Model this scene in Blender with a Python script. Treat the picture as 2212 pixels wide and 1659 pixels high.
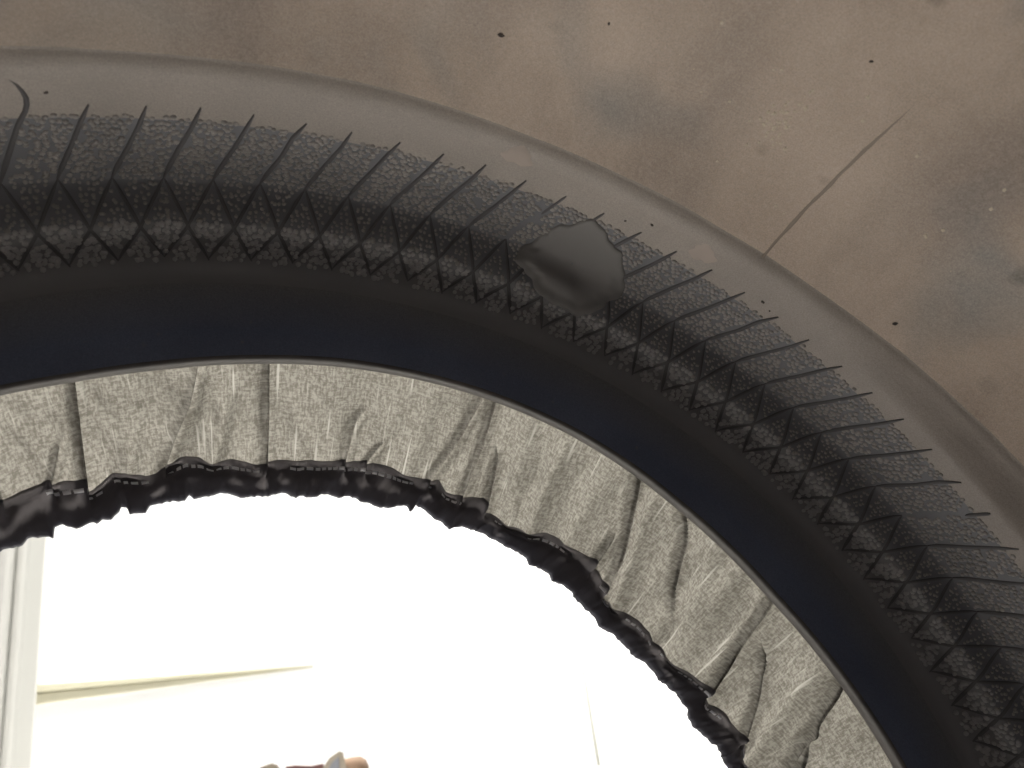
import bpy, math, random
import numpy as np
from mathutils import Matrix, Vector

for o in list(bpy.data.objects):
    bpy.data.objects.remove(o)
scene = bpy.context.scene
C = scene.collection
rng = np.random.default_rng(7)
random.seed(7)

# ------------------------------------------------------------------ camera
S = 0.205                                   # one bead radius in metres
CEN = Vector((0.0, 0.0, 1.462 * S))         # centre of the tyre, standing on the floor
M = np.array([[0.98362, 0.0, 0.18025], [-0.01173, 0.99788, 0.06402], [-0.17987, -0.06509, 0.98153]])
RC = np.array([[0.91815, 0.39613, -0.00946], [-0.37215, 0.85388, -0.36385], [-0.13605, 0.33759, 0.93141]])
CAMP = Vector(np.array([-0.1144, -1.02982, 0.5279]) * S) + CEN
cam = bpy.data.cameras.new('camera')
cam_o = bpy.data.objects.new('camera', cam)
C.objects.link(cam_o)
m = Matrix.Identity(4)
for i in range(3):
    m[i][0] = RC[i, 0]; m[i][1] = RC[i, 2]; m[i][2] = -RC[i, 1]; m[i][3] = CAMP[i]
cam_o.matrix_world = m
cam.sensor_width = 36.0
cam.lens = 1660.0 / 2212.0 * 36.0
cam.clip_start = 0.005
cam.clip_end = 60.0
cam.dof.use_dof = True
cam.dof.focus_distance = 0.27
cam.dof.aperture_fstop = 17.0
scene.camera = cam_o

# ------------------------------------------------------------------ light
world = bpy.data.worlds.new('World')
scene.world = world
world.use_nodes = True
world.node_tree.nodes['Background'].inputs[0].default_value = (0.66, 0.79, 1.0, 1)
world.node_tree.nodes['Background'].inputs[1].default_value = 0.125

def area(name, loc, target, size, power, col, spread=180):
    l = bpy.data.lights.new(name, 'AREA')
    l.shape = 'DISK'; l.size = size; l.energy = power; l.color = col; l.spread = math.radians(spread)
    o = bpy.data.objects.new(name, l)
    C.objects.link(o)
    o.location = loc
    o.rotation_euler = (Vector(target) - Vector(loc)).to_track_quat('-Z', 'Y').to_euler()
    return o
area('unseen_lamp', (0.98, 1.90, 2.1), (0.95, 2.0, 0.2), 0.7, 130, (1.0, 0.98, 0.945))  # lamp out of view, added to brighten the wall towards the right
area('unseen_lamp', (-0.28, 0.62, 2.5), (-0.28, 0.62, 0.0), 0.5, 25, (1.0, 0.98, 0.945), 50)  # added spot out of view, its floor bounce brightens the crown liner

scene.view_settings.view_transform = 'Standard'
scene.view_settings.look = 'None'
scene.view_settings.gamma = 1.0
scene.view_settings.exposure = 0.35
scene.cycles.max_bounces = 10
scene.cycles.diffuse_bounces = 6
scene.cycles.transmission_bounces = 8

# ------------------------------------------------------------------ measured outlines (degrees from the top, radius)
HEM_TOP = [(-32.73,0.9299),(-30.49,0.9305),(-28.6,0.9312),(-27.16,0.9255),(-26.1,0.9181),(-25.99,0.9075),(-25.48,0.9065),(-24.58,0.9131),(-23.44,0.9227),(-22.43,0.9223),(-21.68,0.916),(-20.73,0.9077),(-19.9,0.9065),(-19.15,0.9188),(-18.44,0.9278),(-17.38,0.9289),(-15.69,0.9254),(-14.41,0.9173),(-12.64,0.9158),(-11.28,0.9123),(-10.14,0.9042),(-9.25,0.9024),(-9.11,0.9114),(-6.14,0.9136),(-1.27,0.9181),(-0.28,0.92),(1.74,0.9209),(4.34,0.9205),(7.1,0.9142),(8.11,0.9125),(9.46,0.9202),(10.86,0.9057),(12.3,0.9045),(14.99,0.9137),(16.03,0.8956),(19.12,0.8939),(22.0,0.9018),(23.62,0.9106),(26.7,0.9148),(29.8,0.912),(30.7,0.9018),(32.67,0.8935),(34.08,0.8743),(36.79,0.8763),(38.4,0.8814),(40.34,0.8812),(41.25,0.8724),(44.54,0.8777),(47.75,0.8916),(49.78,0.899),(51.0,0.8791),(52.89,0.8926),(55.91,0.9004),(56.85,0.9025),(58.28,0.8812),(59.58,0.8862),(61.65,0.891)]
HEM_BOT = [(-34.19,0.8674),(-32.37,0.8612),(-31.81,0.868),(-30.15,0.8608),(-29.85,0.8554),(-29.42,0.8706),(-28.74,0.8701),(-27.74,0.8574),(-26.6,0.8621),(-24.55,0.858),(-23.65,0.8662),(-23.4,0.8723),(-22.9,0.8681),(-22.82,0.8578),(-21.31,0.855),(-20.76,0.8646),(-17.42,0.8634),(-16.93,0.868),(-16.51,0.8627),(-14.18,0.8655),(-13.24,0.8663),(-11.84,0.8572),(-8.92,0.8574),(-7.45,0.8624),(-5.92,0.8552),(-3.9,0.8602),(-2.89,0.8628),(0.27,0.8622),(1.96,0.8556),(4.75,0.8533),(5.72,0.8627),(6.79,0.8663),(7.49,0.8583),(7.85,0.8702),(8.73,0.8687),(9.78,0.8591),(10.97,0.8585),(12.44,0.8462),(13.97,0.858),(16.3,0.8625),(18.85,0.861),(22.82,0.8581),(23.52,0.848),(25.02,0.8528),(26.32,0.8545),(26.99,0.8464),(29.34,0.849),(31.09,0.8421),(32.3,0.8399),(34.16,0.8401),(35.3,0.8328),(37.22,0.8401),(38.43,0.8396),(40.62,0.8365),(42.65,0.8433),(45.21,0.8427),(48.13,0.8504),(49.67,0.8477),(50.84,0.8387),(53.31,0.8428),(55.12,0.855),(56.81,0.8525),(58.29,0.8528),(60.99,0.8569)]

LIP = [(-60, 1.0), (-29.46, 1.0018), (-24.76, 0.9972), (-18.2, 0.9968), (-10.23, 0.9998), (-4.0, 1.0033), (9.07, 1.0058), (18.58, 1.0052), (26.15, 1.0005), (31.66, 0.9956), (44.44, 0.9906), (53.03, 0.9971), (62.74, 1.0043), (90, 1.0)]
RIDGE = [(-60, 1.258), (-17.21, 1.2540), (-11.56, 1.2555), (-3.59, 1.2565), (4.47, 1.2520), (12.72, 1.2505), (20.62, 1.2500), (29.86, 1.2555), (37.52, 1.2670), (48.03, 1.2780), (70, 1.275), (100, 1.258)]
def tab(t):
    a = np.array(sorted(t), float)
    return lambda th: np.interp(th, a[:, 0], a[:, 1])
lip_d = lambda th: tab(LIP)(th) - 1.0
ridge_d = lambda th: tab(RIDGE)(th) - 1.258

# ------------------------------------------------------------------ helpers
def sstep(a, b, x):
    t = np.clip((x - a) / (b - a), 0, 1)
    return t * t * (3 - 2 * t)
def mesh_np(name, v, f, mats=(), uv=None, smooth=True):
    me = bpy.data.meshes.new(name)
    v = np.asarray(v, np.float32); f = np.asarray(f, np.int32)
    k = f.shape[1]
    me.vertices.add(len(v)); me.vertices.foreach_set('co', v.ravel())
    me.loops.add(f.size); me.loops.foreach_set('vertex_index', f.ravel())
    me.polygons.add(len(f))
    me.polygons.foreach_set('loop_start', np.arange(0, f.size, k, dtype=np.int32))
    me.polygons.foreach_set('use_smooth', np.full(len(f), smooth))
    if uv is not None:
        l = me.uv_layers.new(name='UVMap')
        l.data.foreach_set('uv', np.asarray(uv, np.float32)[f.ravel()].ravel())
    for mt in mats:
        me.materials.append(mt)
    me.update(calc_edges=True)
    me.validate()
    return me
def obj(name, me, parent=None):
    o = bpy.data.objects.new(name, me)
    C.objects.link(o)
    if parent is not None:
        o.parent = parent
    return o
def tag(o, label=None, cat=None, group=None, kind=None):
    if label: o['label'] = label
    if cat: o['category'] = cat
    if group: o['group'] = group
    if kind: o['kind'] = kind
    return o
def grid_faces(nr, nc, close=False):
    i = np.arange(nr - 1)[:, None]; j = np.arange(nc if close else nc - 1)[None, :]
    j2 = (j + 1) % nc
    a = i * nc + j; b = i * nc + j2; c = (i + 1) * nc + j2; d = (i + 1) * nc + j
    return np.stack([a, b, c, d], -1).reshape(-1, 4)
def pol(th, r, y):
    """polar tyre coordinates (degrees, bead radii) to local metres"""
    t = np.radians(th)
    return np.stack([r * np.sin(t), y + 0 * t, r * np.cos(t)], -1) * S
def box_mesh(name, x0, x1, y0, y1, z0, z1, mat, bevel=0.0):
    import bmesh
    bm = bmesh.new()
    bmesh.ops.create_cube(bm, size=1.0)
    for v in bm.verts:
        v.co = Vector(((x0 + x1) / 2 + v.co.x * (x1 - x0), (y0 + y1) / 2 + v.co.y * (y1 - y0), (z0 + z1) / 2 + v.co.z * (z1 - z0)))
    if bevel:
        bmesh.ops.bevel(bm, geom=bm.edges[:], offset=bevel, segments=2, affect='EDGES', profile=0.5)
    me = bpy.data.meshes.new(name)
    bm.to_mesh(me); bm.free()
    me.materials.append(mat)
    return me
def snoise(x, seed, oct=3):
    """smooth 1-D value noise"""
    out = np.zeros_like(x, float); amp = 1.0
    r = np.random.default_rng(seed)
    tb = r.uniform(-1, 1, 4096)
    for k in range(oct):
        xi = np.floor(x).astype(int); fx = x - xi
        w = fx * fx * (3 - 2 * fx)
        out += amp * (tb[xi % 4096] * (1 - w) + tb[(xi + 1) % 4096] * w)
        x = x * 2.03 + 17.3; amp *= 0.5
    return out
def snoise2(x, y, seed):
    r = np.random.default_rng(seed)
    tb = r.uniform(-1, 1, (256, 256))
    xi = np.floor(x).astype(int); yi = np.floor(y).astype(int)
    fx = x - xi; fy = y - yi
    wx = fx * fx * (3 - 2 * fx); wy = fy * fy * (3 - 2 * fy)
    g = lambda a, b: tb[a % 256, b % 256]
    return (g(xi, yi) * (1 - wx) + g(xi + 1, yi) * wx) * (1 - wy) + (g(xi, yi + 1) * (1 - wx) + g(xi + 1, yi + 1) * wx) * wy

# ------------------------------------------------------------------ materials
def mat(name, col=(0.5, 0.5, 0.5), rough=0.6, spec=0.5):
    mt = bpy.data.materials.new(name)
    mt.use_nodes = True
    b = mt.node_tree.nodes['Principled BSDF']
    b.inputs['Base Color'].default_value = (*col, 1)
    b.inputs['Roughness'].default_value = rough
    b.inputs['Specular IOR Level'].default_value = spec
    return mt, mt.node_tree.nodes, mt.node_tree.links, b
def coord(n, l, kind='Object', sc=(1, 1, 1)):
    tc = n.new('ShaderNodeTexCoord'); mp = n.new('ShaderNodeMapping')
    mp.inputs['Scale'].default_value = sc
    l.new(tc.outputs[kind], mp.inputs[0])
    return mp.outputs[0]
def n_obj(n):
    return n.new('ShaderNodeTexCoord').outputs['Object']
def noise(n, l, vec, scale, detail=3, rough=0.55, dist=0.0):
    t = n.new('ShaderNodeTexNoise')
    t.inputs['Scale'].default_value = scale; t.inputs['Detail'].default_value = detail
    t.inputs['Roughness'].default_value = rough; t.inputs['Distortion'].default_value = dist
    l.new(vec, t.inputs['Vector'])
    return t.outputs['Fac']
def ramp(n, l, fac, stops):
    r = n.new('ShaderNodeValToRGB')
    e = r.color_ramp.elements
    while len(e) < len(stops): e.new(0.5)
    for k, (p, c) in enumerate(stops):
        e[k].position = p; e[k].color = (*c, 1) if len(c) == 3 else c
    l.new(fac, r.inputs[0])
    return r.outputs[0]
def mixc(n, l, fac, a, b, mode='MIX'):
    x = n.new('ShaderNodeMix'); x.data_type = 'RGBA'; x.blend_type = mode
    if isinstance(fac, float): x.inputs[0].default_value = fac
    else: l.new(fac, x.inputs[0])
    for s, v in ((6, a), (7, b)):
        if isinstance(v, tuple): x.inputs[s].default_value = (*v, 1)
        else: l.new(v, x.inputs[s])
    return x.outputs[2]
def math_n(n, l, op, a, b=0.0):
    x = n.new('ShaderNodeMath'); x.operation = op
    for s, v in ((0, a), (1, b)):
        if isinstance(v, (int, float)): x.inputs[s].default_value = v
        else: l.new(v, x.inputs[s])
    return x.outputs[0]
def bump(n, l, b, h, strength, dist):
    x = n.new('ShaderNodeBump')
    x.inputs['Strength'].default_value = strength; x.inputs['Distance'].default_value = dist
    l.new(h, x.inputs['Height']); l.new(x.outputs[0], b.inputs['Normal'])

def grain(n, l, c, amt=0.18):
    g = ramp(n, l, noise(n, l, n_obj(n), 2300.0, 2, 0.7), [(0.30, (1 - amt,) * 3), (0.70, (1 + amt,) * 3)])
    return mixc(n, l, 1.0, c, g, 'MULTIPLY')
# crown of the liner: brown release coating with blue-grey bare patches, dark stains, pale specks
m_crown, n, l, b = mat('coated_liner', rough=0.62, spec=0.35)
v = coord(n, l)
c = ramp(n, l, noise(n, l, v, 9.0, 5, 0.6, 0.8), [(0.32, (0.228, 0.176, 0.138)), (0.50, (0.322, 0.256, 0.204)), (0.68, (0.380, 0.305, 0.248))])
c = mixc(n, l, ramp(n, l, noise(n, l, v, 15.0, 3, 0.5, 0.5), [(0.50, (0, 0, 0)), (0.66, (0.85, 0.85, 0.85))]), c, (0.185, 0.180, 0.170))
c = mixc(n, l, ramp(n, l, noise(n, l, coord(n, l, 'Object', (1.0, 0.25, 1.0)), 24.0, 3), [(0.50, (0, 0, 0)), (0.70, (0.75, 0.75, 0.75))]), c, (0.175, 0.140, 0.114))
c = mixc(n, l, ramp(n, l, noise(n, l, coord(n, l, 'Object', (1.0, 1.0, 1.0)), 62.0, 1), [(0.70, (0, 0, 0)), (0.80, (0.65, 0.65, 0.65))]), c, (0.10, 0.088, 0.072))
c = mixc(n, l, ramp(n, l, noise(n, l, v, 900.0, 1), [(0.35, (0, 0, 0)), (0.75, (0.30, 0.30, 0.30))]), c, (0.36, 0.31, 0.27))
c = grain(n, l, c)
l.new(c, b.inputs['Base Color'])
bump(n, l, b, noise(n, l, v, 420.0, 3), 0.25, 0.0006)
# sidewall of the liner
m_side, n, l, b = mat('dusty_liner', rough=0.55, spec=0.4)
v = coord(n, l)
c = ramp(n, l, noise(n, l, v, 14.0, 4, 0.6, 0.4), [(0.3, (0.165, 0.142, 0.122)), (0.7, (0.225, 0.194, 0.168))])
c = grain(n, l, c)
l.new(c, b.inputs['Base Color'])
bump(n, l, b, noise(n, l, v, 700.0, 3), 0.25, 0.0005)
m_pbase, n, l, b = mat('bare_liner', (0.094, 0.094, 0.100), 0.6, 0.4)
m_pbase2, n, l, b = mat('painted_lit_liner', (0.120, 0.117, 0.118), 0.6, 0.4)  # lighter copy of the liner base: light on the lower band painted in
m_peb, n, l, b = mat('pebbled_liner', rough=0.36, spec=0.6)
v = coord(n, l)
c = ramp(n, l, noise(n, l, v, 60.0, 3), [(0.3, (0.135, 0.123, 0.113)), (0.7, (0.195, 0.177, 0.162))])
l.new(c, b.inputs['Base Color'])
m_peb2, n, l, b = mat('painted_lit_pebbles', (0.225, 0.216, 0.212), 0.45, 0.5)  # lighter pebbles: the light on the lower band is put into their colour
m_rib, n, l, b = mat('bare_rubber', (0.074, 0.071, 0.072), 0.8, 0.2)
m_blis, n, l, b = mat('smooth_rubber', (0.125, 0.118, 0.112), 0.6, 0.35)
v = coord(n, l)
bump(n, l, b, noise(n, l, v, 300.0, 3), 0.2, 0.0005)
# bead: blue-black chafer rubber, colour lifted to paint in reflected rear light and haze
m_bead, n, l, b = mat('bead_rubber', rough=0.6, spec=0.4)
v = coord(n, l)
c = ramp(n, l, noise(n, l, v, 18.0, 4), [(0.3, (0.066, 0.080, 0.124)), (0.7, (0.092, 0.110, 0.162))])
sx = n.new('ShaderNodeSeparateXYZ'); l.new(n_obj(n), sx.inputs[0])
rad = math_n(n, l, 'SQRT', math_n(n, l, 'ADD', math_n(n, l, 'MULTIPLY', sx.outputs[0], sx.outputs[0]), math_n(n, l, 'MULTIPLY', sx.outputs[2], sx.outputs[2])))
c = mixc(n, l, ramp(n, l, math_n(n, l, 'DIVIDE', rad, S * 1.2), [(1.050 / 1.2, (0, 0, 0)), (1.139 / 1.2, (1, 1, 1))]), c, (0.120, 0.118, 0.120))  # painted shading: grey at the sidewall edge darkening to navy inwards
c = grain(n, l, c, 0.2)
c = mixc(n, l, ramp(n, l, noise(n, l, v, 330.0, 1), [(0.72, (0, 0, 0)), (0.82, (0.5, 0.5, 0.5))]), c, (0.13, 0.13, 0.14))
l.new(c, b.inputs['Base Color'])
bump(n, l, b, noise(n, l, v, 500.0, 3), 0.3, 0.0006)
m_toe, n, l, b = mat('scuffed_bead_seat', rough=0.6, spec=0.4)
v = coord(n, l)
c = ramp(n, l, noise(n, l, v, 90.0, 4), [(0.3, (0.036, 0.032, 0.029)), (0.7, (0.066, 0.059, 0.053))])
l.new(c, b.inputs['Base Color'])
m_tread, n, l, b = mat('tread_rubber', (0.02, 0.02, 0.02), 0.75, 0.3)
m_crumb, n, l, b = mat('rubber_crumb', (0.035, 0.028, 0.024), 0.8, 0.2)

# cover: grey melange cloth that lets the light through
m_fab = bpy.data.materials.new('melange_cloth'); m_fab.use_nodes = True
n, l = m_fab.node_tree.nodes, m_fab.node_tree.links
n.remove(n['Principled BSDF'])
uvw = coord(n, l, 'UV')
wob = noise(n, l, uvw, 90.0, 2)
fa = noise(n, l, coord(n, l, 'UV', (1.0, 0.25, 1)), 1250.0, 2, 0.65)
fb = noise(n, l, coord(n, l, 'UV', (0.25, 1.0, 1)), 1250.0, 2, 0.65)
fc = noise(n, l, coord(n, l, 'UV', (1.0, 1.0, 1)), 1000.0, 2, 0.6)
s1 = math_n(n, l, 'ADD', math_n(n, l, 'MULTIPLY', fa, 0.40), math_n(n, l, 'MULTIPLY', fb, 0.33))
s1 = math_n(n, l, 'ADD', s1, math_n(n, l, 'MULTIPLY', fc, 0.27))
slub = ramp(n, l, noise(n, l, coord(n, l, 'UV', (1.0, 0.06, 1)), 560.0, 1), [(0.66, (0, 0, 0)), (0.74, (0.8, 0.8, 0.8))])
c = ramp(n, l, s1, [(0.43, (0.090, 0.083, 0.069)), (0.50, (0.127, 0.118, 0.100)), (0.56, (0.170, 0.160, 0.138))])
c = mixc(n, l, slub, c, (0.26, 0.25, 0.22))
df = n.new('ShaderNodeBsdfDiffuse'); tr = n.new('ShaderNodeBsdfTranslucent'); mx = n.new('ShaderNodeMixShader')
mx.inputs[0].default_value = 0.62
l.new(c, df.inputs[0]); l.new(c, tr.inputs[0])
l.new(df.outputs[0], mx.inputs[1]); l.new(tr.outputs[0], mx.inputs[2])
l.new(mx.outputs[0], n['Material Output'].inputs[0])

m_hem = bpy.data.materials.new('black_elastic'); m_hem.use_nodes = True
n, l = m_hem.node_tree.nodes, m_hem.node_tree.links
b = n['Principled BSDF']
b.inputs['Roughness'].default_value = 0.9
b.inputs['Specular IOR Level'].default_value = 0.08
b.inputs['Base Color'].default_value = (0.032, 0.032, 0.043, 1)
b.inputs['Sheen Weight'].default_value = 0.15
tr = n.new('ShaderNodeBsdfTranslucent'); tr.inputs[0].default_value = (0.13, 0.118, 0.115, 1)
mx = n.new('ShaderNodeMixShader'); mx.inputs[0].default_value = 0.38
l.new(b.outputs[0], mx.inputs[1]); l.new(tr.outputs[0], mx.inputs[2]); l.new(mx.outputs[0], n['Material Output'].inputs[0])
bump(n, l, b, noise(n, l, coord(n, l, 'UV'), 700.0, 2), 0.3, 0.0006)
m_stitch, n, l, b = mat('grey_thread', (0.60, 0.60, 0.62), 0.6)

m_wall, n, l, b = mat('white_wall_paint', (0.82, 0.82, 0.81), 0.7, 0.3)
bump(n, l, b, noise(n, l, coord(n, l), 60.0, 4), 0.08, 0.002)
m_floor, n, l, b = mat('floor_paint', rough=0.5, spec=0.4)
l.new(ramp(n, l, noise(n, l, coord(n, l), 3.0, 5), [(0.3, (0.58, 0.57, 0.55)), (0.7, (0.68, 0.67, 0.65))]), b.inputs['Base Color'])
m_cas, n, l, b = mat('cream_casing_paint', (0.40, 0.395, 0.365), 0.45, 0.4)
m_door, n, l, b = mat('lilac_white_door_paint', (0.46, 0.44, 0.46), 0.5, 0.4)
m_trim, n, l, b = mat('pale_wood_trim', rough=0.6, spec=0.3)
l.new(ramp(n, l, noise(n, l, coord(n, l, 'Object', (2, 60, 60)), 4.0, 4), [(0.3, (0.44, 0.415, 0.30)), (0.7, (0.52, 0.495, 0.37))]), b.inputs['Base Color'])
m_cord, n, l, b = mat('corner_seam', (0.20, 0.20, 0.16), 0.7, 0.3)
m_card, n, l, b = mat('cream_card', rough=0.75, spec=0.2)
l.new(ramp(n, l, noise(n, l, coord(n, l, 'Object', (1, 1, 6)), 40.0, 3), [(0.3, (0.105, 0.088, 0.064)), (0.7, (0.135, 0.114, 0.086))]), b.inputs['Base Color'])
m_cin, n, l, b = mat('grey_card_lining', (0.058, 0.060, 0.066), 0.7, 0.3)
m_pink, n, l, b = mat('pink_paper', (0.19, 0.095, 0.085), 0.7, 0.3)
m_tan, n, l, b = mat('tan_cloth', rough=0.8, spec=0.2)
l.new(ramp(n, l, noise(n, l, coord(n, l), 120.0, 3), [(0.3, (0.105, 0.064, 0.040)), (0.7, (0.135, 0.088, 0.055))]), b.inputs['Base Color'])

# ------------------------------------------------------------------ the room seen through the opening
m4 = np.array([[1, 0, 0], [0, 1, 0], [0, 0, 1.0]])
ang = math.radians(-45)
NRM = Vector((math.sin(ang), math.cos(ang), 0)); ALONG = Vector((math.cos(ang), -math.sin(ang), 0))
D = 1.0                                     # camera to the long wall
W0 = Vector((CAMP.x, CAMP.y, 0)) + NRM * D
def wall_frame(o):                          # local x along the wall, local -y out into the room
    mm = Matrix.Identity(4)
    for i in range(3):
        mm[i][0] = ALONG[i]; mm[i][1] = NRM[i]; mm[i][2] = (0, 0, 1)[i]; mm[i][3] = W0[i]
    o.matrix_world = mm
    return o
SL = lambda az: D * math.tan(math.radians(az + 45))
s_corner = SL(26.9)
fl = obj('floor', mesh_np('floor', [(-5, -4, 0), (6, -4, 0), (6, 6, 0), (-5, 6, 0)], [(0, 1, 2, 3)], [m_floor], smooth=False))
tag(fl, kind='structure')
s_post = SL(-8.5); s_postl = SL(-10.15)
wl = wall_frame(obj('wall', box_mesh('wall', s_post - 0.02, s_corner, 0.0, 0.12, 0.0, 2.7, m_wall)))
tag(wl, kind='structure')
w2 = wall_frame(obj('wall', box_mesh('wall', s_corner, s_corner + 0.12, -3.2, 0.12, 0.0, 2.7, m_wall)))
tag(w2, kind='structure')
w3 = wall_frame(obj('wall', box_mesh('wall', -2.6, s_postl - 0.86, 0.0, 0.12, 0.0, 2.7, m_wall)))
tag(w3, kind='structure')
# door with its casing
cs = wall_frame(obj('door_casing', None)); cs.empty_display_size = 0.05
tag(cs, 'cream painted door casing at the left end of the white wall', 'door casing')
w = s_post - s_postl
for nm, a, bb, dep in (('casing_board', s_postl + w * 0.28, s_post, 0.030), ('casing_stop', s_postl, s_postl + w * 0.26, 0.016)):
    o = obj(nm, box_mesh(nm, a, bb, -dep, 0.05, 0.0, 2.1, m_cas, 0.006), cs)
dr = wall_frame(obj('door', None)); dr.empty_display_size = 0.05
tag(dr, 'pale lilac white door left of the cream casing', 'door')
o = obj('door_leaf', box_mesh('door_leaf', s_postl - 0.84, s_postl - 0.004, 0.004, 0.045, 0.01, 2.05, m_door, 0.002), dr)
# trim strip on the wall: two mouldings one above the other
tr_o = wall_frame(obj('wall_trim', None)); tr_o.empty_display_size = 0.05
tag(tr_o, 'pale wooden trim strip running along the white wall from the casing', 'trim')
zt = CAMP.z + 0.047
s_te = SL(8.5)
def strip(name, za, zb, dep, mt, par):
    me = box_mesh(name, s_post + 0.001, s_te, -dep, 0.002, za, zb, mt, 0.002)
    for v in me.vertices:                    # taper stands in for the strip fading into the glare
        f = (v.co.x - s_post) / (s_te - s_post)
        if v.co.y < 0: v.co.y *= 1 - 0.85 * f
        v.co.z = zt + (v.co.z - zt) * (1 - 0.88 * f)
    return obj(name, me, par)
strip('upper_moulding', zt + 0.001, zt + 0.012, 0.010, m_trim, tr_o)
strip('lower_moulding', zt - 0.014, zt, 0.006, m_trim, tr_o)
# seam strip in the far corner of the room
import bmesh
bm = bmesh.new()
z0, z1 = 0.0, CAMP.z + 0.16
ws = [(z0, 0.008), (CAMP.z - 0.3, 0.007), (CAMP.z, 0.0045), (CAMP.z + 0.04, 0.0022), (CAMP.z + 0.075, 0.0006)]
rows = []
for z, wd in ws:
    rows.append([bm.verts.new((s_corner - wd, -0.002, z)), bm.verts.new((s_corner - wd * 0.4, -0.010 * wd / 0.012 - 0.0015, z)), bm.verts.new((s_corner - 0.002, -wd - 0.002, z))])
for a, bq in zip(rows[:-1], rows[1:]):
    for k in range(2):
        bm.faces.new((a[k], a[k + 1], bq[k + 1], bq[k]))
me = bpy.data.meshes.new('corner_strip'); bm.to_mesh(me); bm.free(); me.materials.append(m_cord)
cst = wall_frame(obj('corner_strip', me))
tag(cst, 'thin pale strip tapering up the corner between the two white walls', 'corner strip')

# paper bag and tan canister standing on the floor in front of the wall
def at(az, dist, z=0.0):
    a = math.radians(az)
    return Vector((CAMP.x + dist * math.sin(a), CAMP.y + dist * math.cos(a), z))
DB = 1.15
k = DB / 1660.0
bag = obj('paper_bag', None); bag.empty_display_size = 0.05
bag.location = at(7.75, DB); bag.rotation_euler = (0, 0, math.radians(-8.0))
tag(bag, 'open cream paper bag with two pointed corners and pink paper inside', 'paper bag')
zt0 = CAMP.z - 0.0925                        # top of the front panel
def sheet(name, pts, mt, thick=0.0015, par=bag, y=0.0, dy=0.0):
    """a thin solid panel from an outline in x, z standing at depth y and leaning by dy at the top"""
    bm = bmesh.new()
    zs = [p[1] for p in pts]; za, zb = min(zs), max(zs)
    lean = lambda z: y + dy * (z - za) / max(zb - za, 1e-6)
    f = [bm.verts.new((p[0], lean(p[1]), p[1])) for p in pts]
    g = [bm.verts.new((p[0], lean(p[1]) + thick, p[1])) for p in pts]
    bm.faces.new(f); bm.faces.new(g[::-1])
    for i in range(len(pts)):
        j = (i + 1) % len(pts)
        bm.faces.new((f[i], g[i], g[j], f[j]))
    bmesh.ops.recalc_face_normals(bm, faces=bm.faces)
    me = bpy.data.meshes.new(name); bm.to_mesh(me); bm.free(); me.materials.append(mt)
    return obj(name, me, par)
hw = 0.066
sheet('front_panel', [(-hw, 0.0), (hw * 0.8, 0.0), (hw * 0.8, zt0 - 0.004), (0.0, zt0 - 0.0035), (-hw * 0.5, zt0 - 0.002), (-hw, zt0 - 0.006)], m_card, y=-0.03)
sheet('back_panel', [(-hw, 0.0), (hw * 0.8, 0.0), (hw * 0.8, zt0 - 0.002), (-hw, zt0 - 0.006)], m_card, y=0.03)
for nm, x in (('side_panel', -hw), ('side_panel', hw * 0.8 - 0.0015)):
    obj(nm, box_mesh(nm, x - 0.0008, x + 0.0008, -0.0285, 0.0295, 0.0, zt0 - 0.006, m_card), bag)
sheet('left_flap', [(-hw * 1.05, zt0 - 0.008), (-hw * 0.30, zt0 - 0.008), (-hw * 0.52, zt0 + 0.0125), (-hw * 0.62, zt0 + 0.0155), (-hw * 0.80, zt0 + 0.0135), (-hw * 1.0, zt0 + 0.009)], m_card, y=-0.034, dy=0.004).name = 'flap'
rf = sheet('flap', [(hw * 0.20, zt0 - 0.008), (hw * 0.76, zt0 - 0.008), (hw * 0.72, zt0 + 0.014), (hw * 0.64, zt0 + 0.0162), (hw * 0.44, zt0 + 0.010)], m_card, y=-0.040, dy=0.012)
sheet('flap_lining', [(hw * 0.36, zt0 - 0.006), (hw * 0.62, zt0 - 0.006), (hw * 0.63, zt0 + 0.0105), (hw * 0.50, zt0 + 0.005)], m_cin, y=-0.0425, dy=0.010, par=rf)
sheet('tissue_paper', [(-hw * 0.42, zt0 - 0.03), (hw * 0.4, zt0 - 0.03), (hw * 0.34, zt0 + 0.0035), (hw * 0.10, zt0 + 0.0030), (-hw * 0.2, zt0 + 0.0070), (-hw * 0.38, zt0 + 0.0075)], m_pink, y=-0.010)
def lathe(name, prof, mt, nseg=32):
    th = np.linspace(0, 2 * np.pi, nseg, endpoint=False)
    p = np.array(prof)
    v = np.stack([p[:, 0:1] * np.cos(th), p[:, 0:1] * np.sin(th), np.repeat(p[:, 1:2], nseg, 1)], -1).reshape(-1, 3)
    return mesh_np(name, v, grid_faces(len(p), nseg, True)[:, ::-1], [mt])
zc = CAMP.z - 0.0870
can = obj('canister', lathe('canister', [(0.0, 0.0), (0.019, 0.0), (0.020, 0.004), (0.0195, zc - 0.03), (0.0205, zc - 0.024), (0.0205, zc - 0.014), (0.0175, zc - 0.006), (0.011, zc - 0.001), (0.0, zc)], m_tan))
can.location = at(10.75, DB - 0.01)
tag(can, 'tan canister with a rounded top beside the paper bag', 'canister')

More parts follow.
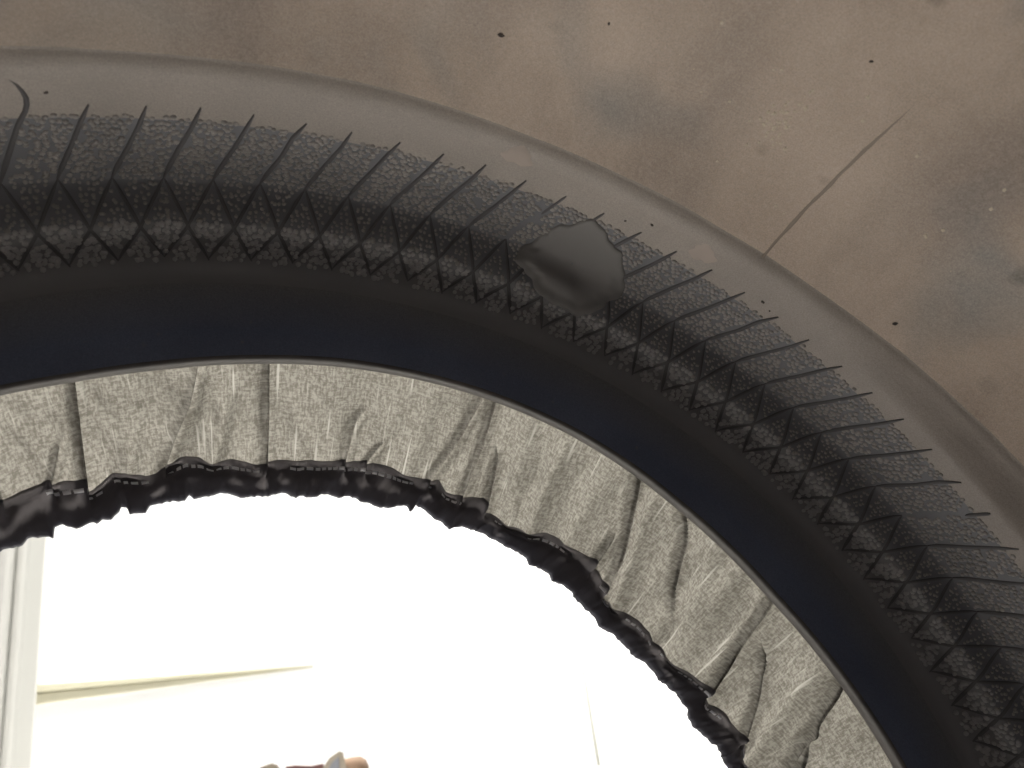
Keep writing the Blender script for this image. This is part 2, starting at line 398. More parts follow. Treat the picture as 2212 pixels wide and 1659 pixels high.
# ------------------------------------------------------------------ tyre
TM = Matrix.Identity(4)
for i in range(3):
    for j in range(3):
        TM[i][j] = M[i, j]
    TM[i][3] = CEN[i]
tyre = obj('tyre', None); tyre.empty_display_size = 0.1
tyre.matrix_world = TM
tag(tyre, 'black rubber tyre seen from inside, with brown coated liner, rib lines and pebbled sidewall', 'tyre')
YC = -0.62                                   # middle plane of the tyre
THS = np.concatenate([np.arange(-180, -50, 1.5), np.arange(-50, 95, 0.25), np.arange(95, 180, 1.5)])
def smooth_poly(pts, n, it=2):
    p = np.array(pts, float)
    for _ in range(it):                       # corner cutting keeps the ends
        q = np.empty((2 * len(p) - 2 + 2, 2)); q[0] = p[0]; q[-1] = p[-1]
        q[1:-1:2] = p[:-1] * 0.75 + p[1:] * 0.25; q[2:-1:2] = p[:-1] * 0.25 + p[1:] * 0.75
        p = q
    d = np.concatenate([[0], np.cumsum(np.hypot(*np.diff(p, axis=0).T))])
    if n is None: return p, d
    s = np.linspace(0, d[-1], n)
    return np.stack([np.interp(s, d, p[:, 0]), np.interp(s, d, p[:, 1])], 1), s
def warp(th, r, y):
    """the casing is a little out of round, as measured"""
    rr = r + lip_d(th) * sstep(1.16, 1.02, r) * (y > -0.2)
    rr = rr + 0.0014 * snoise2((th + 180) * 0.5 + 0 * r, y * 6 + 50, 3) * np.exp(-((y + 0.303) / 0.02) ** 2)
    return rr + ridge_d(th) * sstep(-0.235, -0.29, y) * sstep(-1.0, -0.6, y)
def revolve(name, prof, mt, parent, ths=THS, mirror=False, wob=0.0, seed=1):
    r = prof[:, 0][:, None]; y = prof[:, 1][:, None]
    th = ths[None, :]
    if mirror: y = 2 * YC - y
    R_ = warp(th, r + 0 * th, y + 0 * th) if not mirror else r + 0 * th
    if wob: R_ = R_ + wob * snoise2((th + 180) * 0.35 + 0 * r, (y * 30 + 100) + 0 * th, seed)
    f = grid_faces(len(prof), len(ths), True)
    if not mirror: f = f[:, ::-1]
    me = mesh_np(name, pol(th + 0 * r, R_, y + 0 * th).reshape(-1, 3), f, [mt])
    return obj(name, me, parent)
CROWN, _ = smooth_poly([(1.2662, 2 * YC + 0.306), (1.281, 2 * YC + 0.345), (1.303, -0.82), (1.311, -0.72), (1.313, YC), (1.311, -0.52), (1.303, -0.42), (1.281, -0.345), (1.2662, -0.306)], 120)
STEP, _ = smooth_poly([(1.2662, -0.306), (1.2653, -0.3025), (1.2628, -0.298), (1.2598, -0.290), (1.2573, -0.279), (1.2555, -0.266)], 20, 1)
SIDE, SS = smooth_poly([(1.2555, -0.266), (1.2528, -0.23), (1.252, -0.17), (1.2515, -0.12), (1.2505, -0.092), (1.244, -0.083), (1.226, -0.074), (1.204, -0.067), (1.190, -0.058), (1.185, -0.040), (1.180, -0.014), (1.170, 0.006), (1.156, 0.016), (1.140, 0.019)], 240)
BEADP, _ = smooth_poly([(1.140, 0.019), (1.10, 0.015), (1.06, 0.008), (1.02, 0.002), (1.006, 0.000)], 40)
TOEP, _ = smooth_poly([(1.006, 0.000), (1.001, 0.001), (0.999, 0.006), (0.9995, 0.014), (1.003, 0.026), (1.012, 0.036), (1.03, 0.05)], 24)
OUTP, _ = smooth_poly([(1.03, 0.05), (1.08, 0.075), (1.18, 0.088), (1.28, 0.078), (1.37, 0.0), (1.405, -0.12), (1.415, -0.2), (1.42, -0.3), (1.42, YC)], 60)
def side_at(s):
    return np.interp(s, SS, SIDE[:, 0]), np.interp(s, SS, SIDE[:, 1])
def side_n(s):
    a = side_at(np.clip(s - 0.004, 0, SS[-1])); b_ = side_at(np.clip(s + 0.004, 0, SS[-1]))
    dr, dy = b_[0] - a[0], b_[1] - a[1]
    q = np.hypot(dr, dy) + 1e-9
    nr, ny = -dy / q, dr / q                  # towards the axis and towards the camera
    return nr, ny
def s_of(y, lo=0, hi=1e9, r=None):
    d = (SIDE[:, 1] - y) ** 2 + (0 if r is None else (SIDE[:, 0] - r) ** 2)
    return SS[d.argmin()]
S_T, S_K, S_A, S_B = s_of(-0.228), s_of(-0.0904, r=1.2495), s_of(-0.056, r=1.189), s_of(0.004, r=1.170)
_sg = np.linspace(0, SS[-1], 400)
_kw = np.exp(-(np.linspace(-1, 1, 161) * 1.7) ** 2); _kw /= _kw.sum()
_sm = [np.convolve(np.pad(np.interp(_sg, SS, SIDE[:, i]), 80, mode='edge'), _kw, 'valid') for i in (0, 1)]
def on_smooth(th, s, h, k):
    r0, y0 = side_at(s); n0 = side_n(s)
    r1, y1 = np.interp(s, _sg, _sm[0]), np.interp(s, _sg, _sm[1])
    d = 0.03
    dr = np.interp(s + d, _sg, _sm[0]) - np.interp(s - d, _sg, _sm[0]); dy = np.interp(s + d, _sg, _sm[1]) - np.interp(s - d, _sg, _sm[1])
    q = np.hypot(dr, dy) + 1e-9
    nr = n0[0] * (1 - k) - dy / q * k; ny = n0[1] * (1 - k) + dr / q * k
    return pol(th, r0 * (1 - k) + r1 * k + nr * h, y0 * (1 - k) + y1 * k + ny * h)
def on_side(th, s, h):
    r, y = side_at(s); nr, ny = side_n(s)
    r = r + nr * h; y = y + ny * h
    return pol(th, r, y)

crown = revolve('crown_liner', CROWN, m_crown, tyre)
shoulder = revolve('liner_edge_step', STEP, m_side, tyre)
side = revolve('sidewall', SIDE, m_side, tyre)
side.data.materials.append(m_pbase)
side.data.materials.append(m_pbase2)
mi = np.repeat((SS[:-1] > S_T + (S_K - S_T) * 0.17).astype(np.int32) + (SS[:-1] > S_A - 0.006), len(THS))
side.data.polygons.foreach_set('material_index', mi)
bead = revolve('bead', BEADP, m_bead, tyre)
toe = revolve('bead_seat', TOEP, m_toe, tyre)
outer = revolve('outer_carcass', OUTP, m_tread, tyre)
# the half of the tyre nearer the camera
revolve('liner_edge_step', STEP, m_side, tyre, mirror=True)
revolve('sidewall', SIDE, m_side, tyre, mirror=True)
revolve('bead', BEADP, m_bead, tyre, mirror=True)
revolve('bead_seat', TOEP, m_toe, tyre, mirror=True)
revolve('outer_carcass', OUTP, m_tread, tyre, mirror=True)

# rib lines moulded into the sidewall: a leaning upper rib that forks into two lower ones
DT = math.degrees(0.0531)
TH0 = math.degrees(-0.3607); THK = math.degrees(-0.3991)
def rib_mesh(name, path, w0, w1, h):
    """path: list of (theta offset, s); half-round raised line that thins out at its ends"""
    p = np.array(path, float)
    d = np.concatenate([[0], np.cumsum(np.hypot(np.diff(p[:, 0]) * 0.0218, np.diff(p[:, 1])))])
    n_ = 18
    q = np.linspace(0, d[-1], n_)
    th = np.interp(q, d, p[:, 0]); s = np.interp(q, d, p[:, 1])
    tx = np.gradient(th) * 0.0218; ts = np.gradient(s)
    ql = np.hypot(tx, ts); px, ps = -ts / ql, tx / ql
    u = np.linspace(0, 1, n_)
    w = (w0 + (w1 - w0) * u) * (0.35 + 0.65 * np.minimum(1, np.minimum(u, 1 - u) * 7))
    V = []
    for a, hh in ((-1, -0.0006), (-0.8, 0.55), (0, 1.0), (0.8, 0.55), (1, -0.0006)):
        V.append(on_side(th + a * w * px / 0.0218, s + a * w * ps, np.maximum(hh * h, -0.0006) + 0 * s))
    V = np.stack(V, 0)
    me = mesh_np(name, V.reshape(-1, 3), grid_faces(5, n_)[:, ::-1], [m_rib])
    return me
wR = 0.0036
dU = TH0 - THK
def vary(path, k_):
    r_ = random.Random(k_)
    return [(t_ + r_.uniform(-0.10, 0.10) * (0 if i in (len(path) - 1,) else 1), s_ + r_.uniform(-0.003, 0.003) * (1 if i == 0 else 0.4)) for i, (t_, s_) in enumerate(path)]
NVAR = 6
up_rib = [rib_mesh('vent_rib', vary([(dU, S_T), (dU * 0.76, S_T + (S_K - S_T) * 0.27), (dU * 0.48, S_T + (S_K - S_T) * 0.55), (0.0, S_K)], v_), wR * random.uniform(0.7, 0.9), wR * 1.1, 0.0026) for v_ in range(NVAR)]
rt_rib = [rib_mesh('vent_rib', [(0.0, S_K), (0.0224 * 57.3 + random.uniform(-.06, .06), S_A), (0.0468 * 57.3, S_B - 0.003 + random.uniform(-.004, .004))], wR * 0.72, wR * random.uniform(0.75, 0.95), 0.0010) for v_ in range(NVAR)]
lf_rib = [rib_mesh('vent_rib', [(0.0, S_K), (-0.0307 * 57.3 + random.uniform(-.06, .06), S_A), (-0.0594 * 57.3, S_B - 0.003 + random.uniform(-.004, .004))], wR * 0.72, wR * random.uniform(0.75, 0.95), 0.0010) for v_ in range(NVAR)]
sh_rib = rib_mesh('vent_rib', [(dU, S_T), (dU * 0.62, S_T + (S_K - S_T) * 0.40)], wR * 0.6, wR * 0.7, 0.0018)
tip_rib = rib_mesh('vent_rib', [(dU, S_T), (dU * 0.78, S_T + (S_K - S_T) * 0.28)], wR * 0.9, wR * 0.9, 0.0026)
curl = rib_mesh('vent_rib', [(dU - 0.50, S_T - 0.038), (dU - 0.10, S_T - 0.026), (dU + 0.12, S_T - 0.010), (dU + 0.05, S_T + 0.008), (dU * 0.75, S_T + (S_K - S_T) * 0.25), (dU * 0.45, S_T + (S_K - S_T) * 0.55), (0, S_K)], wR * 0.8, wR * 1.1, 0.0026)
for kk in range(-8, 40):
    a = THK + kk * DT
    lst = [up_rib[(kk * 5) % NVAR], rt_rib[(kk * 7) % NVAR], lf_rib[(kk * 11) % NVAR]]
    if kk == -1: lst[0] = curl
    if kk in (10, 11): lst[0] = sh_rib
    if kk == 23: lst[0] = tip_rib
    for me in lst:
        o = obj('vent_rib', me, side)
        o.rotation_euler = (0, math.radians(a), 0)

# blister: smooth raised patch over the pebbles, with a long lump low down in it
BL = np.array([(8.4, S_A - 0.018), (8.5, S_K + 0.012), (8.9, S_K - 0.012), (9.7, S_K - 0.045), (10.5, S_K - 0.075), (11.5, S_K - 0.092), (12.4, S_K - 0.112), (13.4, S_K - 0.108), (14.2, S_K - 0.094), (15.3, S_K - 0.078), (16.4, S_K - 0.055), (17.3, S_K - 0.028), (17.7, S_K + 0.012), (17.5, S_K + 0.045), (16.6, S_A + 0.012), (15.2, S_A + 0.032), (13.6, S_A + 0.036), (11.9, S_A + 0.026), (10.3, S_A + 0.010), (9.2, S_A - 0.004)])
BL[:, 1] -= 0.030 * sstep(S_K, S_A, BL[:, 1]); BL[:, 0] += np.where(BL[:, 0] < 10, 0.5, 0.0)
BC = np.array([13.0, S_K - 0.010])
def bl_inside(th, s):
    """signed fraction: 0 at the centre, 1 on the outline"""
    a = np.arctan2((s - BC[1]), (th - BC[0]) * 0.0218)
    pa = np.arctan2(BL[:, 1] - BC[1], (BL[:, 0] - BC[0]) * 0.0218)
    pr = np.hypot(BL[:, 1] - BC[1], (BL[:, 0] - BC[0]) * 0.0218)
    o_ = np.argsort(pa); pa, pr = pa[o_], pr[o_]
    pa = np.concatenate([pa - 2 * np.pi, pa, pa + 2 * np.pi]); pr = np.tile(pr, 3)
    return np.hypot(s - BC[1], (th - BC[0]) * 0.0218) / np.interp(a, pa, pr)
na, nr_ = 120, 36
aa = np.linspace(-np.pi, np.pi, na, endpoint=False)
pa = np.arctan2(BL[:, 1] - BC[1], (BL[:, 0] - BC[0]) * 0.0218); pr = np.hypot(BL[:, 1] - BC[1], (BL[:, 0] - BC[0]) * 0.0218)
o_ = np.argsort(pa); pa, pr = pa[o_], pr[o_]
rad = np.interp(aa, np.concatenate([pa - 2 * np.pi, pa, pa + 2 * np.pi]), np.tile(pr, 3))
rad = rad * (1 + 0.035 * np.sin(aa * 7 + 1) + 0.02 * np.sin(aa * 13) + 0.012 * np.sin(aa * 23 + 2))
V = []
fr = np.concatenate([[1.03, 1.0, 0.985, 0.96], np.linspace(0.92, 0.02, nr_ - 4)])
for f_ in fr:
    th = BC[0] + rad * f_ * np.cos(aa) / 0.0218; s = BC[1] + rad * f_ * np.sin(aa)
    h = -0.002 + 0 * th if f_ > 1.0 else 0.0025 + 0.0018 * sstep(1.0, 0.96, f_) + 0 * th
    fill = sstep(1.0, 0.70, f_)
    L = (th - 12.1) * 0.0218; ls = s - (S_K + 0.034 + (th - 12.1) * 0.0035)
    h = h + 0.012 * fill ** 0.5 * np.exp(-(np.abs(L) / 0.058) ** 4 - (ls / 0.024) ** 2)
    V.append(on_smooth(th, s, h, fill))
V = np.concatenate(V)
blister = obj('blister', mesh_np('blister', V, grid_faces(len(fr), na, True)[:, ::-1], [m_blis]), side)
tag(blister, 'smooth raised blister with a long lump, interrupting the rib lines')

# pebble texture of the sidewall: thousands of low rounded domes
cell = 0.0086
P = []
s = S_T + (S_K - S_T) * 0.17
row = 0
while s < S_B - 0.002:
    r_ = side_at(s)[0]
    dth = math.degrees(cell / r_)
    th = np.arange(-48, 102, dth) + (row % 2) * dth / 2
    P.append(np.stack([th, np.full_like(th, s)], 1))
    s += cell * 0.84; row += 1
P = np.concatenate(P)
P[:, 0] += rng.normal(0, 0.22, len(P)) * math.degrees(cell / 1.24)
P[:, 1] += rng.normal(0, 0.20, len(P)) * cell
# leave out the pebbles under the ribs and the blister, and a few at random
def rib_clear(P):
    th, s = P[:, 0], P[:, 1]
    ok = np.ones(len(P), bool)
    def near(off, mask, lim):
        d = (th - THK - off) / DT
        d = np.abs(d - np.round(d)) * DT * 0.0218
        return ~(mask & (d < lim))
    lim = 0.0058
    u = np.clip((S_K - s) / (S_K - S_T), 0, 1)
    ok &= near((TH0 - THK) * u * (0.87 + 0.13 * u), s <= S_K, lim)
    offr = np.where(s < S_A, 0.0224 * 57.3 * (s - S_K) / (S_A - S_K), 57.3 * (0.0224 + 0.0244 * (s - S_A) / (S_B - S_A)))
    offl = np.where(s < S_A, -0.0307 * 57.3 * (s - S_K) / (S_A - S_K), -57.3 * (0.0307 + 0.0287 * (s - S_A) / (S_B - S_A)))
    ok &= near(offr, s > S_K, lim) & near(offl, s > S_K, lim)
    return ok
keep = rib_clear(P) & (bl_inside(P[:, 0], P[:, 1]) > 1.03) & (rng.random(len(P)) > 0.04)
keep &= ~((P[:, 1] > S_B - 0.008) & (rng.random(len(P)) < 0.30))
keep &= ~((P[:, 0] < -22) & (rng.random(len(P)) < (-22 - P[:, 0]) / 9) & (P[:, 1] < S_K))
P = P[keep]
n_ = len(P)
ns = 7
ph = rng.uniform(0, 6.28, n_)
ang7 = ph[:, None] + np.arange(ns) * 2 * np.pi / ns
rr = cell * rng.uniform(0.40, 0.58, n_)
mid = (P[:, 1] > S_K - 0.004) & (P[:, 1] < S_A - 0.010)
low = P[:, 1] >= S_A - 0.010
rr = np.where(mid, rr * 0.72, np.where(low, rr * 1.12, rr))
hh = rr * rng.uniform(0.34, 0.60, n_) * np.where(mid, 0.7, 1.0)
rj = rr[:, None] * rng.uniform(0.82, 1.12, (n_, ns))
rings = []
for fr_, fh in ((1.0, -0.12), (0.80, 0.55), (0.42, 0.93)):
    th = P[:, 0][:, None] + np.cos(ang7) * rj * fr_ / 0.0218
    s_ = P[:, 1][:, None] + np.sin(ang7) * rj * fr_
    rings.append(on_side(th, s_, hh[:, None] * fh + 0 * th))
top = on_side(P[:, 0], P[:, 1], hh)
V = np.concatenate([np.stack(rings, 1).reshape(n_, 3 * ns, 3), top[:, None, :]], 1)
nv = 3 * ns + 1
F4 = []
for k_ in range(2):
    for j in range(ns):
        F4.append((k_ * ns + j, (k_ + 1) * ns + j, (k_ + 1) * ns + (j + 1) % ns, k_ * ns + (j + 1) % ns))
F3 = [(2 * ns + j, 3 * ns, 2 * ns + (j + 1) % ns) for j in range(ns)]
F = np.array([(a, b_, c_, d_) for a, b_, c_, d_ in F4])
F3 = np.array(F3)
tri = np.concatenate([F[:, [0, 1, 2]], F[:, [0, 2, 3]], F3])
allF = (tri[None] + (np.arange(n_) * nv)[:, None, None]).reshape(-1, 3)
peb = obj('pebble_texture', mesh_np('pebble_texture', V.reshape(-1, 3), allF, [m_peb, m_peb2]), side)
peb.data.polygons.foreach_set('material_index', np.repeat((P[:, 1] + rng.normal(0, 0.004, n_) > S_A - 0.008).astype(np.int32), len(tri)))
peb['kind'] = 'stuff'

# crumbs, splice line and pale marks on the crown
def crumb_mesh(name, seed, rad, mt, flat=0.5):
    bm = bmesh.new()
    bmesh.ops.create_icosphere(bm, subdivisions=2, radius=rad)
    r_ = random.Random(seed)
    for v in bm.verts:
        v.co = v.co * r_.uniform(0.75, 1.25); v.co.z *= flat
    me = bpy.data.meshes.new(name); bm.to_mesh(me); bm.free(); me.materials.append(mt)
    return me
cm = [crumb_mesh('rubber_crumb', i, 0.00055, m_crumb) for i in range(3)]
def crown_r(y):
    prof = np.concatenate([CROWN, STEP, SIDE])
    return float(np.interp(-y, -prof[::-1, 1][::-1], prof[:, 0]) if False else np.interp(y, prof[:, 1], prof[:, 0]))
def put(name, me, th, y, sc=1.0, parent=None, rz=0.0, lift=0.0):
    r_ = float(warp(np.array([th]), np.array([crown_r(y)]), np.array([y]))[0]) - lift
    o = obj(name, me, parent or crown)
    t = math.radians(th)
    o.matrix_local = Matrix.Translation(Vector((r_ * math.sin(t) * S, y * S, r_ * math.cos(t) * S))) @ Matrix.Rotation(t, 4, 'Y') @ Matrix.Rotation(rz, 4, 'Z') @ Matrix.Scale(sc, 4)
    return o
for i, (th, y, sc) in enumerate([(1.44, -0.417, 1.25), (6.8, -0.486, 0.7), (20.28, -0.604, 0.8), (16.13, -0.250, 0.9), (34.03, -0.332, 1.2), (26.39, -0.232, 1.0), (-11.51, -0.19, 0.7), (-22.6, -0.245, 0.8), (27.3, -0.225, 0.6), (14.4, -0.232, 0.6)]):
    o = put('rubber_crumb', cm[i % 3], th, y, sc, rz=i * 1.3, parent=crown if y < -0.3 else side)
    o.scale = (sc * 1.3, sc * 0.9, sc)
m_splice, n, l, b = mat('splice_rubber', (0.195, 0.162, 0.134), 0.7, 0.3)
# splice: a thin lap line running across the crown
yy = np.linspace(-0.300, -0.60, 40)
prof_r = np.array([crown_r(y) for y in yy])
thc = 23.85 + 0.03 * snoise(yy * 30 + 50, 9)
sp_w = (0.13 + 0.04 * snoise(yy * 30 + 90, 4)) * sstep(-0.60, -0.50, yy)
rowsV = []
for a, dz in ((-1, -0.0005), (-0.5, 0.0007), (0.4, 0.0008), (1.0, -0.0005)):
    rowsV.append(pol(thc + a * sp_w, warp(thc, prof_r, yy) - dz * sstep(-0.60, -0.48, yy) - 0.0002, yy))
sp = obj('splice_line', mesh_np('splice_line', np.concatenate(rowsV), grid_faces(4, 40), [m_splice]), crown)
# pale smears on the smooth band under the edge of the liner
m_smear, n, l, b = mat('pale_smear', (0.255, 0.214, 0.186), 0.7, 0.3)
for i, (th0, y0, a_, b_) in enumerate([(5.32, -0.268, 1.15, 0.020), (20.5, -0.250, 1.05, 0.021)]):
    an = np.linspace(0, 2 * np.pi, 28, endpoint=False)
    rw = 1 + 0.16 * np.sin(an * 3 + i) + 0.08 * np.sin(an * 7 + 2 * i)
    Vm = []
    for f_, lf in ((1.0, -0.0004), (0.8, 0.0006), (0.4, 0.0008), (0.01, 0.0008)):
        th = th0 + a_ * rw * f_ * np.cos(an); y = y0 + b_ * rw * f_ * np.sin(an)
        r_ = np.array([crown_r(q) for q in y])
        Vm.append(pol(th, warp(th, r_, y) - lf, y))
    obj('pale_smear', mesh_np('pale_smear', np.concatenate(Vm), grid_faces(4, 28, True), [m_smear]), side)
# dried droplets
dm = crumb_mesh('droplet', 5, 0.00050, m_side, 0.35)
mdrop, n, l, b = mat('dried_droplet', (0.40, 0.335, 0.25), 0.45, 0.4)
dm.materials[0] = mdrop
for i in range(84):
    if i < 60: th, y = 18.6 + rng.normal(0, 0.8), -0.478 + rng.normal(0, 0.022)
    else: th, y = rng.uniform(8, 36), rng.uniform(-0.58, -0.34)
    put('droplet', dm, th, y, rng.uniform(0.35, 1.1) if i < 60 else rng.uniform(0.4, 1.1))

# ------------------------------------------------------------------ tyre cover
cover = obj('tyre_cover', None); cover.empty_display_size = 0.1
cover.matrix_world = TM
tag(cover, 'grey melange cloth tyre cover with a gathered black elastic hem round the opening', 'tyre cover')
THF = np.concatenate([np.arange(-180, -45, 1.0), np.arange(-45, 78, 0.07), np.arange(78, 180, 1.0)])
ht, hb = tab(HEM_TOP), tab(HEM_BOT)
def ext(fn, t, lo, hi, base, seed, amp, fq):
    v_ = fn(np.clip(t, lo, hi))
    alt = base + amp * snoise(t * fq + 400, seed)
    k_ = sstep(lo - 3, lo, t) * sstep(hi + 3, hi, t)
    return v_ * k_ + alt * (1 - k_)
HT = ext(ht, THF, -32.0, 61, 0.905, 11, 0.014, 0.25)
HB = ext(hb, THF, -34.0, 60.5, 0.855, 12, 0.007, 0.6)
HB = HB - 0.0048 * np.maximum(0, np.abs(snoise(THF * 0.85 + 700, 21, 2)) - 0.55) + 0.0030 * (np.abs(snoise(THF * 1.3 + 300, 22, 1)) - 0.4)
def ycone(r):
    return 0.12 + 0.095 * (1.30 - r) / 0.40
PLEATS = [  # theta, radius along the crease; overlap, half width (degrees), taper at the outer end
    ([(-24.55, 1.12), (-25.22, 1.006), (-26.0, 0.90)], 0.62, 0.20, 0),
    ([(-14.8, 1.10), (-16.19, 1.014), (-17.89, 0.9585), (-19.5, 0.90)], 0.60, 0.22, 1),
    ([(-9.26, 1.14), (-9.25, 0.99), (-9.30, 0.90)], 0.70, 0.22, 0),
    ([(0.7, 1.02), (-0.6, 0.988), (-1.2, 0.90)], 0.45, 0.20, 1),
    ([(4.2, 0.972), (2.47, 0.957), (1.2, 0.92)], 0.30, 0.14, 1),
    ([(11.8, 1.12), (10.34, 0.997), (8.2, 0.90)], 0.48, 0.17, 0),
    ([(12.6, 1.12), (13.02, 0.995), (12.6, 0.89)], 0.46, 0.16, 0),
    ([(14.1, 1.03), (15.16, 0.991), (15.85, 0.88)], 0.46, 0.16, 1),
    ([(28.8, 1.13), (30.69, 1.032), (32.6, 0.941), (33.5, 0.86)], 0.50, 0.17, 0),
    ([(30.6, 0.99), (30.4, 0.946), (30.1, 0.89)], 0.36, 0.14, 1),
    ([(34.4, 1.12), (37.1, 1.057), (39.0, 0.974), (41.9, 0.92)], 0.52, 0.17, 2),
    ([(47.3, 1.13), (48.64, 1.005), (50.4, 0.87)], 0.62, 0.19, 0),
    ([(49.2, 1.05), (51.7, 1.008), (54.4, 0.949), (57.8, 0.87)], 0.55, 0.18, 1),
    ([(57.2, 1.12), (59.3, 1.04), (62.0, 0.97), (63.3, 0.90)], 0.72, 0.22, 0),
    ([(59.65, 1.03), (60.2, 0.99), (62.4, 0.90)], 0.50, 0.18, 1),
    ([(-26.0, 1.00), (-27.0, 0.982), (-28.6, 0.93)], 0.34, 0.15, 1),
    ([(-31.5, 1.12), (-31.7, 1.03), (-32.6, 0.93)], 0.75, 0.30, 0),
    ([(70, 1.12), (72, 0.88)], 0.6, 0.2, 0), ([(-40, 1.12), (-41, 0.9)], 0.6, 0.2, 0),
]
SOFT = [  # soft rolling folds: crease, height (radii), half width in degrees
    ([(31.7, 1.12), (33.43, 0.99), (35.6, 0.87)], 0.020, 0.8), ([(-12.2, 1.05), (-13.5, 0.96), (-15, 0.90)], 0.016, 0.8),
    ([(21.3, 1.08), (21.6, 0.967), (22.4, 0.88)], 0.022, 0.9), ([(-14.5, 1.1), (-16, 1.02), (-18.5, 0.93)], 0.022, 1.1),
    ([(16.5, 1.12), (18.5, 0.95), (19.5, 0.87)], 0.012, 1.0), ([(26, 1.1), (26.6, 0.9)], 0.010, 1.0),
    ([(43, 1.12), (45.5, 0.88)], 0.014, 1.2), ([(-21, 1.0), (-22.5, 0.90)], 0.014, 1.0), ([(55.5, 1.1), (57, 0.98), (59, 0.88)], 0.014, 1.0),
    ([(7.5, 1.12), (5.5, 0.9)], 0.010, 1.2), ([(-5, 1.12), (-6, 0.9)], 0.006, 1.4), ([(40, 1.12), (42.5, 1.0), (44, 0.88)], 0.010, 0.9),
]
def fold(th, r):
    """theta shift (degrees) and height (radii) of the pleats and soft folds"""
    dth = np.zeros_like(th); h = np.zeros_like(th)
    for path, A, w, taper in PLEATS:
        k2 = 1.05 if path[0][0] < 20 else 1.55
        A, w = A * k2, w * (1.20 if k2 < 1.5 else 1.40)
        p = np.array(sorted((q[1], q[0]) for q in path))
        c0 = np.interp(r, p[:, 0], p[:, 1])
        top_, bot = p[-1, 0], p[0, 0]
        k_ = np.ones_like(r)
        if taper: k_ = sstep(top_ + 0.005, top_ - 0.035, r)
        if taper == 2: k_ = sstep(1.13, 1.10, r) * sstep(bot - 0.002, bot + 0.03, r)
        t = (th - c0) / w
        t = np.clip(t, -8, 8)
        dth -= k_ * A * t * np.exp(-t * t / 2)
        h += k_ * 0.0100 * t * np.exp(-t * t / 5)
    for path, H, w in SOFT:
        p = np.array(sorted((q[1], q[0]) for q in path))
        c0 = np.interp(r, p[:, 0], p[:, 1])
        k_ = sstep(p[-1, 0] + 0.02, p[-1, 0] - 0.06, r)
        t = np.clip((th - c0) / w, -8, 8)
        h += k_ * H * np.exp(-t * t)
    h += 0.010 * snoise2(th * 0.33 + 60, r * 9 + 20, 31) + 0.004 * snoise2(th * 0.9 + 200 + r * 8, r * 22 + 20, 32)
    return dth, h
# cloth from over the tread, down the outer wall, to the hem
NV = 70
vv = np.linspace(0, 1, NV) ** 0.85
rowsT, rowsR, rowsY = [], [], []
th = THF[None, :] + 0 * vv[:, None]
r = 1.30 + (HT[None, :] - 1.30) * vv[:, None]
dth, h = fold(th, r)
calm = sstep(1.27, 1.12, r)
front = pol(th + dth * calm, r, ycone(r) + h * calm)
lead = [(1.440, -1.30), (1.455, -1.22), (1.458, -0.8), (1.458, -0.3), (1.445, -0.12), (1.42, 0.01), (1.36, 0.085)]
LV = np.stack([pol(THF, np.full_like(THF, a) + 0.004 * snoise(THF * 0.3 + 90, 8), np.full_like(THF, b_)) for a, b_ in lead], 0)
Vc = np.concatenate([LV, front], 0)
uv_r = np.concatenate([np.repeat(np.array([2.75, 2.67, 2.25, 1.75, 1.56, 1.43, 1.36])[:, None], len(THF), 1), r], 0)
UV = np.stack([np.repeat(np.radians(THF)[None, :] * 1.05 * S, len(uv_r), 0), uv_r * S], -1)
fab = obj('cloth_panel', mesh_np('cloth_panel', Vc.reshape(-1, 3), grid_faces(len(uv_r), len(THF), False), [m_fab], uv=UV.reshape(-1, 2)), cover)
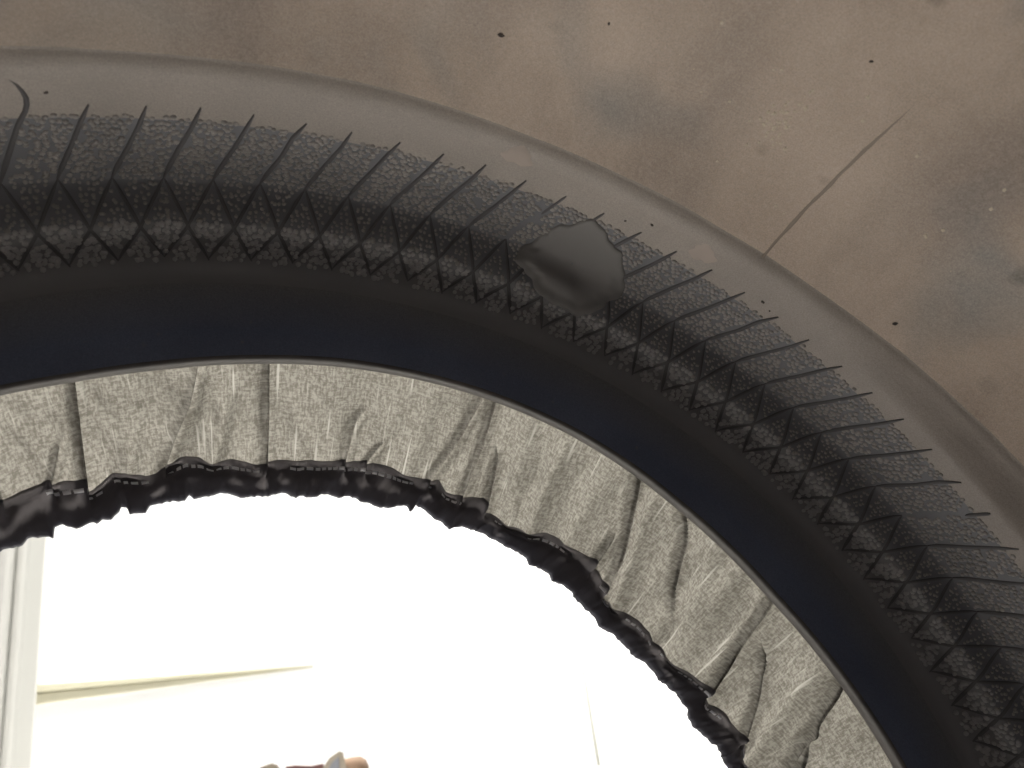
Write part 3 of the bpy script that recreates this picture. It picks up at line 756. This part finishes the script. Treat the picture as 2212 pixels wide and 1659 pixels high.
# elastic hem: a gathered black tube hanging from the cloth edge
NH = 18
def hem_pt(th, top, bot, u, out=0.0):
    if u <= 0.62:
        q = u / 0.62
        r_ = top + (bot - top) * q ** 0.9 + (0.004 if u == 0 else 0)
        y_ = ycone(top) + (ycone(bot) - ycone(top)) * q
        puff = -0.009 * np.sin(np.pi * q) - (0.002 if u == 0 else 0.004)
    else:
        q = (u - 0.62) / 0.38
        r_ = bot + (top - bot) * q * 0.9
        y_ = ycone(bot) + (ycone(top) - ycone(bot)) * q + 0.012 * np.sin(np.pi * min(q + 0.15, 1)) + 0.003
        puff = 0.0
    dth, h = fold(th, top + 0 * r_)
    g = sstep(0.0, 0.30, u)
    ru = 0.0014 * snoise(th * 0.7 + 3.0 * u + 300, 41) * g + 0.0013 * snoise(th * 2.0 + 6 * u + 100, 42) * g
    ru = ru + 0.0018 * snoise2(th * 0.42 + 3 * u + 50, 0 * th + 4 * u + 10, 43) * min(1, u * 3)
    return pol(th + dth * (1 - 0.9 * g), r_, y_ + puff + h * (1 - 0.93 * g) + ru - out)
rows_ = []; uvs = []
for i in range(NH):
    u = i / (NH - 1)
    rows_.append(hem_pt(THF, HT, HB, u))
    uvs.append(np.stack([np.radians(THF) * 0.9 * S, np.full_like(THF, u * 0.12 * S)], -1))
hem = obj('elastic_hem', mesh_np('elastic_hem', np.concatenate(rows_), grid_faces(NH, len(THF), False), [m_hem], uv=np.concatenate(uvs)), cover)
# seam stitches along the top of the hem
sv, sf = [], []
t = -34.0
while t < 62:
    on = snoise(np.array([t * 0.45 + 500]), 51)[0] > -0.15
    wd = random.uniform(0.35, 0.75)
    if on:
        tt = np.array([t, t + wd])
        tt = np.linspace(t, t + wd, 4)
        htv, hbv = np.interp(tt, THF, HT), np.interp(tt, THF, HB)
        base = [hem_pt(tt, htv, hbv, u_, o2) for u_, o2 in ((0.095, 0.0005), (0.125, 0.0035), (0.155, 0.0005))]
        bsz = len(sv)
        sv.extend(np.concatenate(base).tolist())
        sf += (grid_faces(3, 4) + bsz).tolist()
    t += wd + random.uniform(0.12, 0.3)
st = obj('stitching', mesh_np('stitching', sv, sf, [m_stitch]), cover)
st['kind'] = 'stuff'
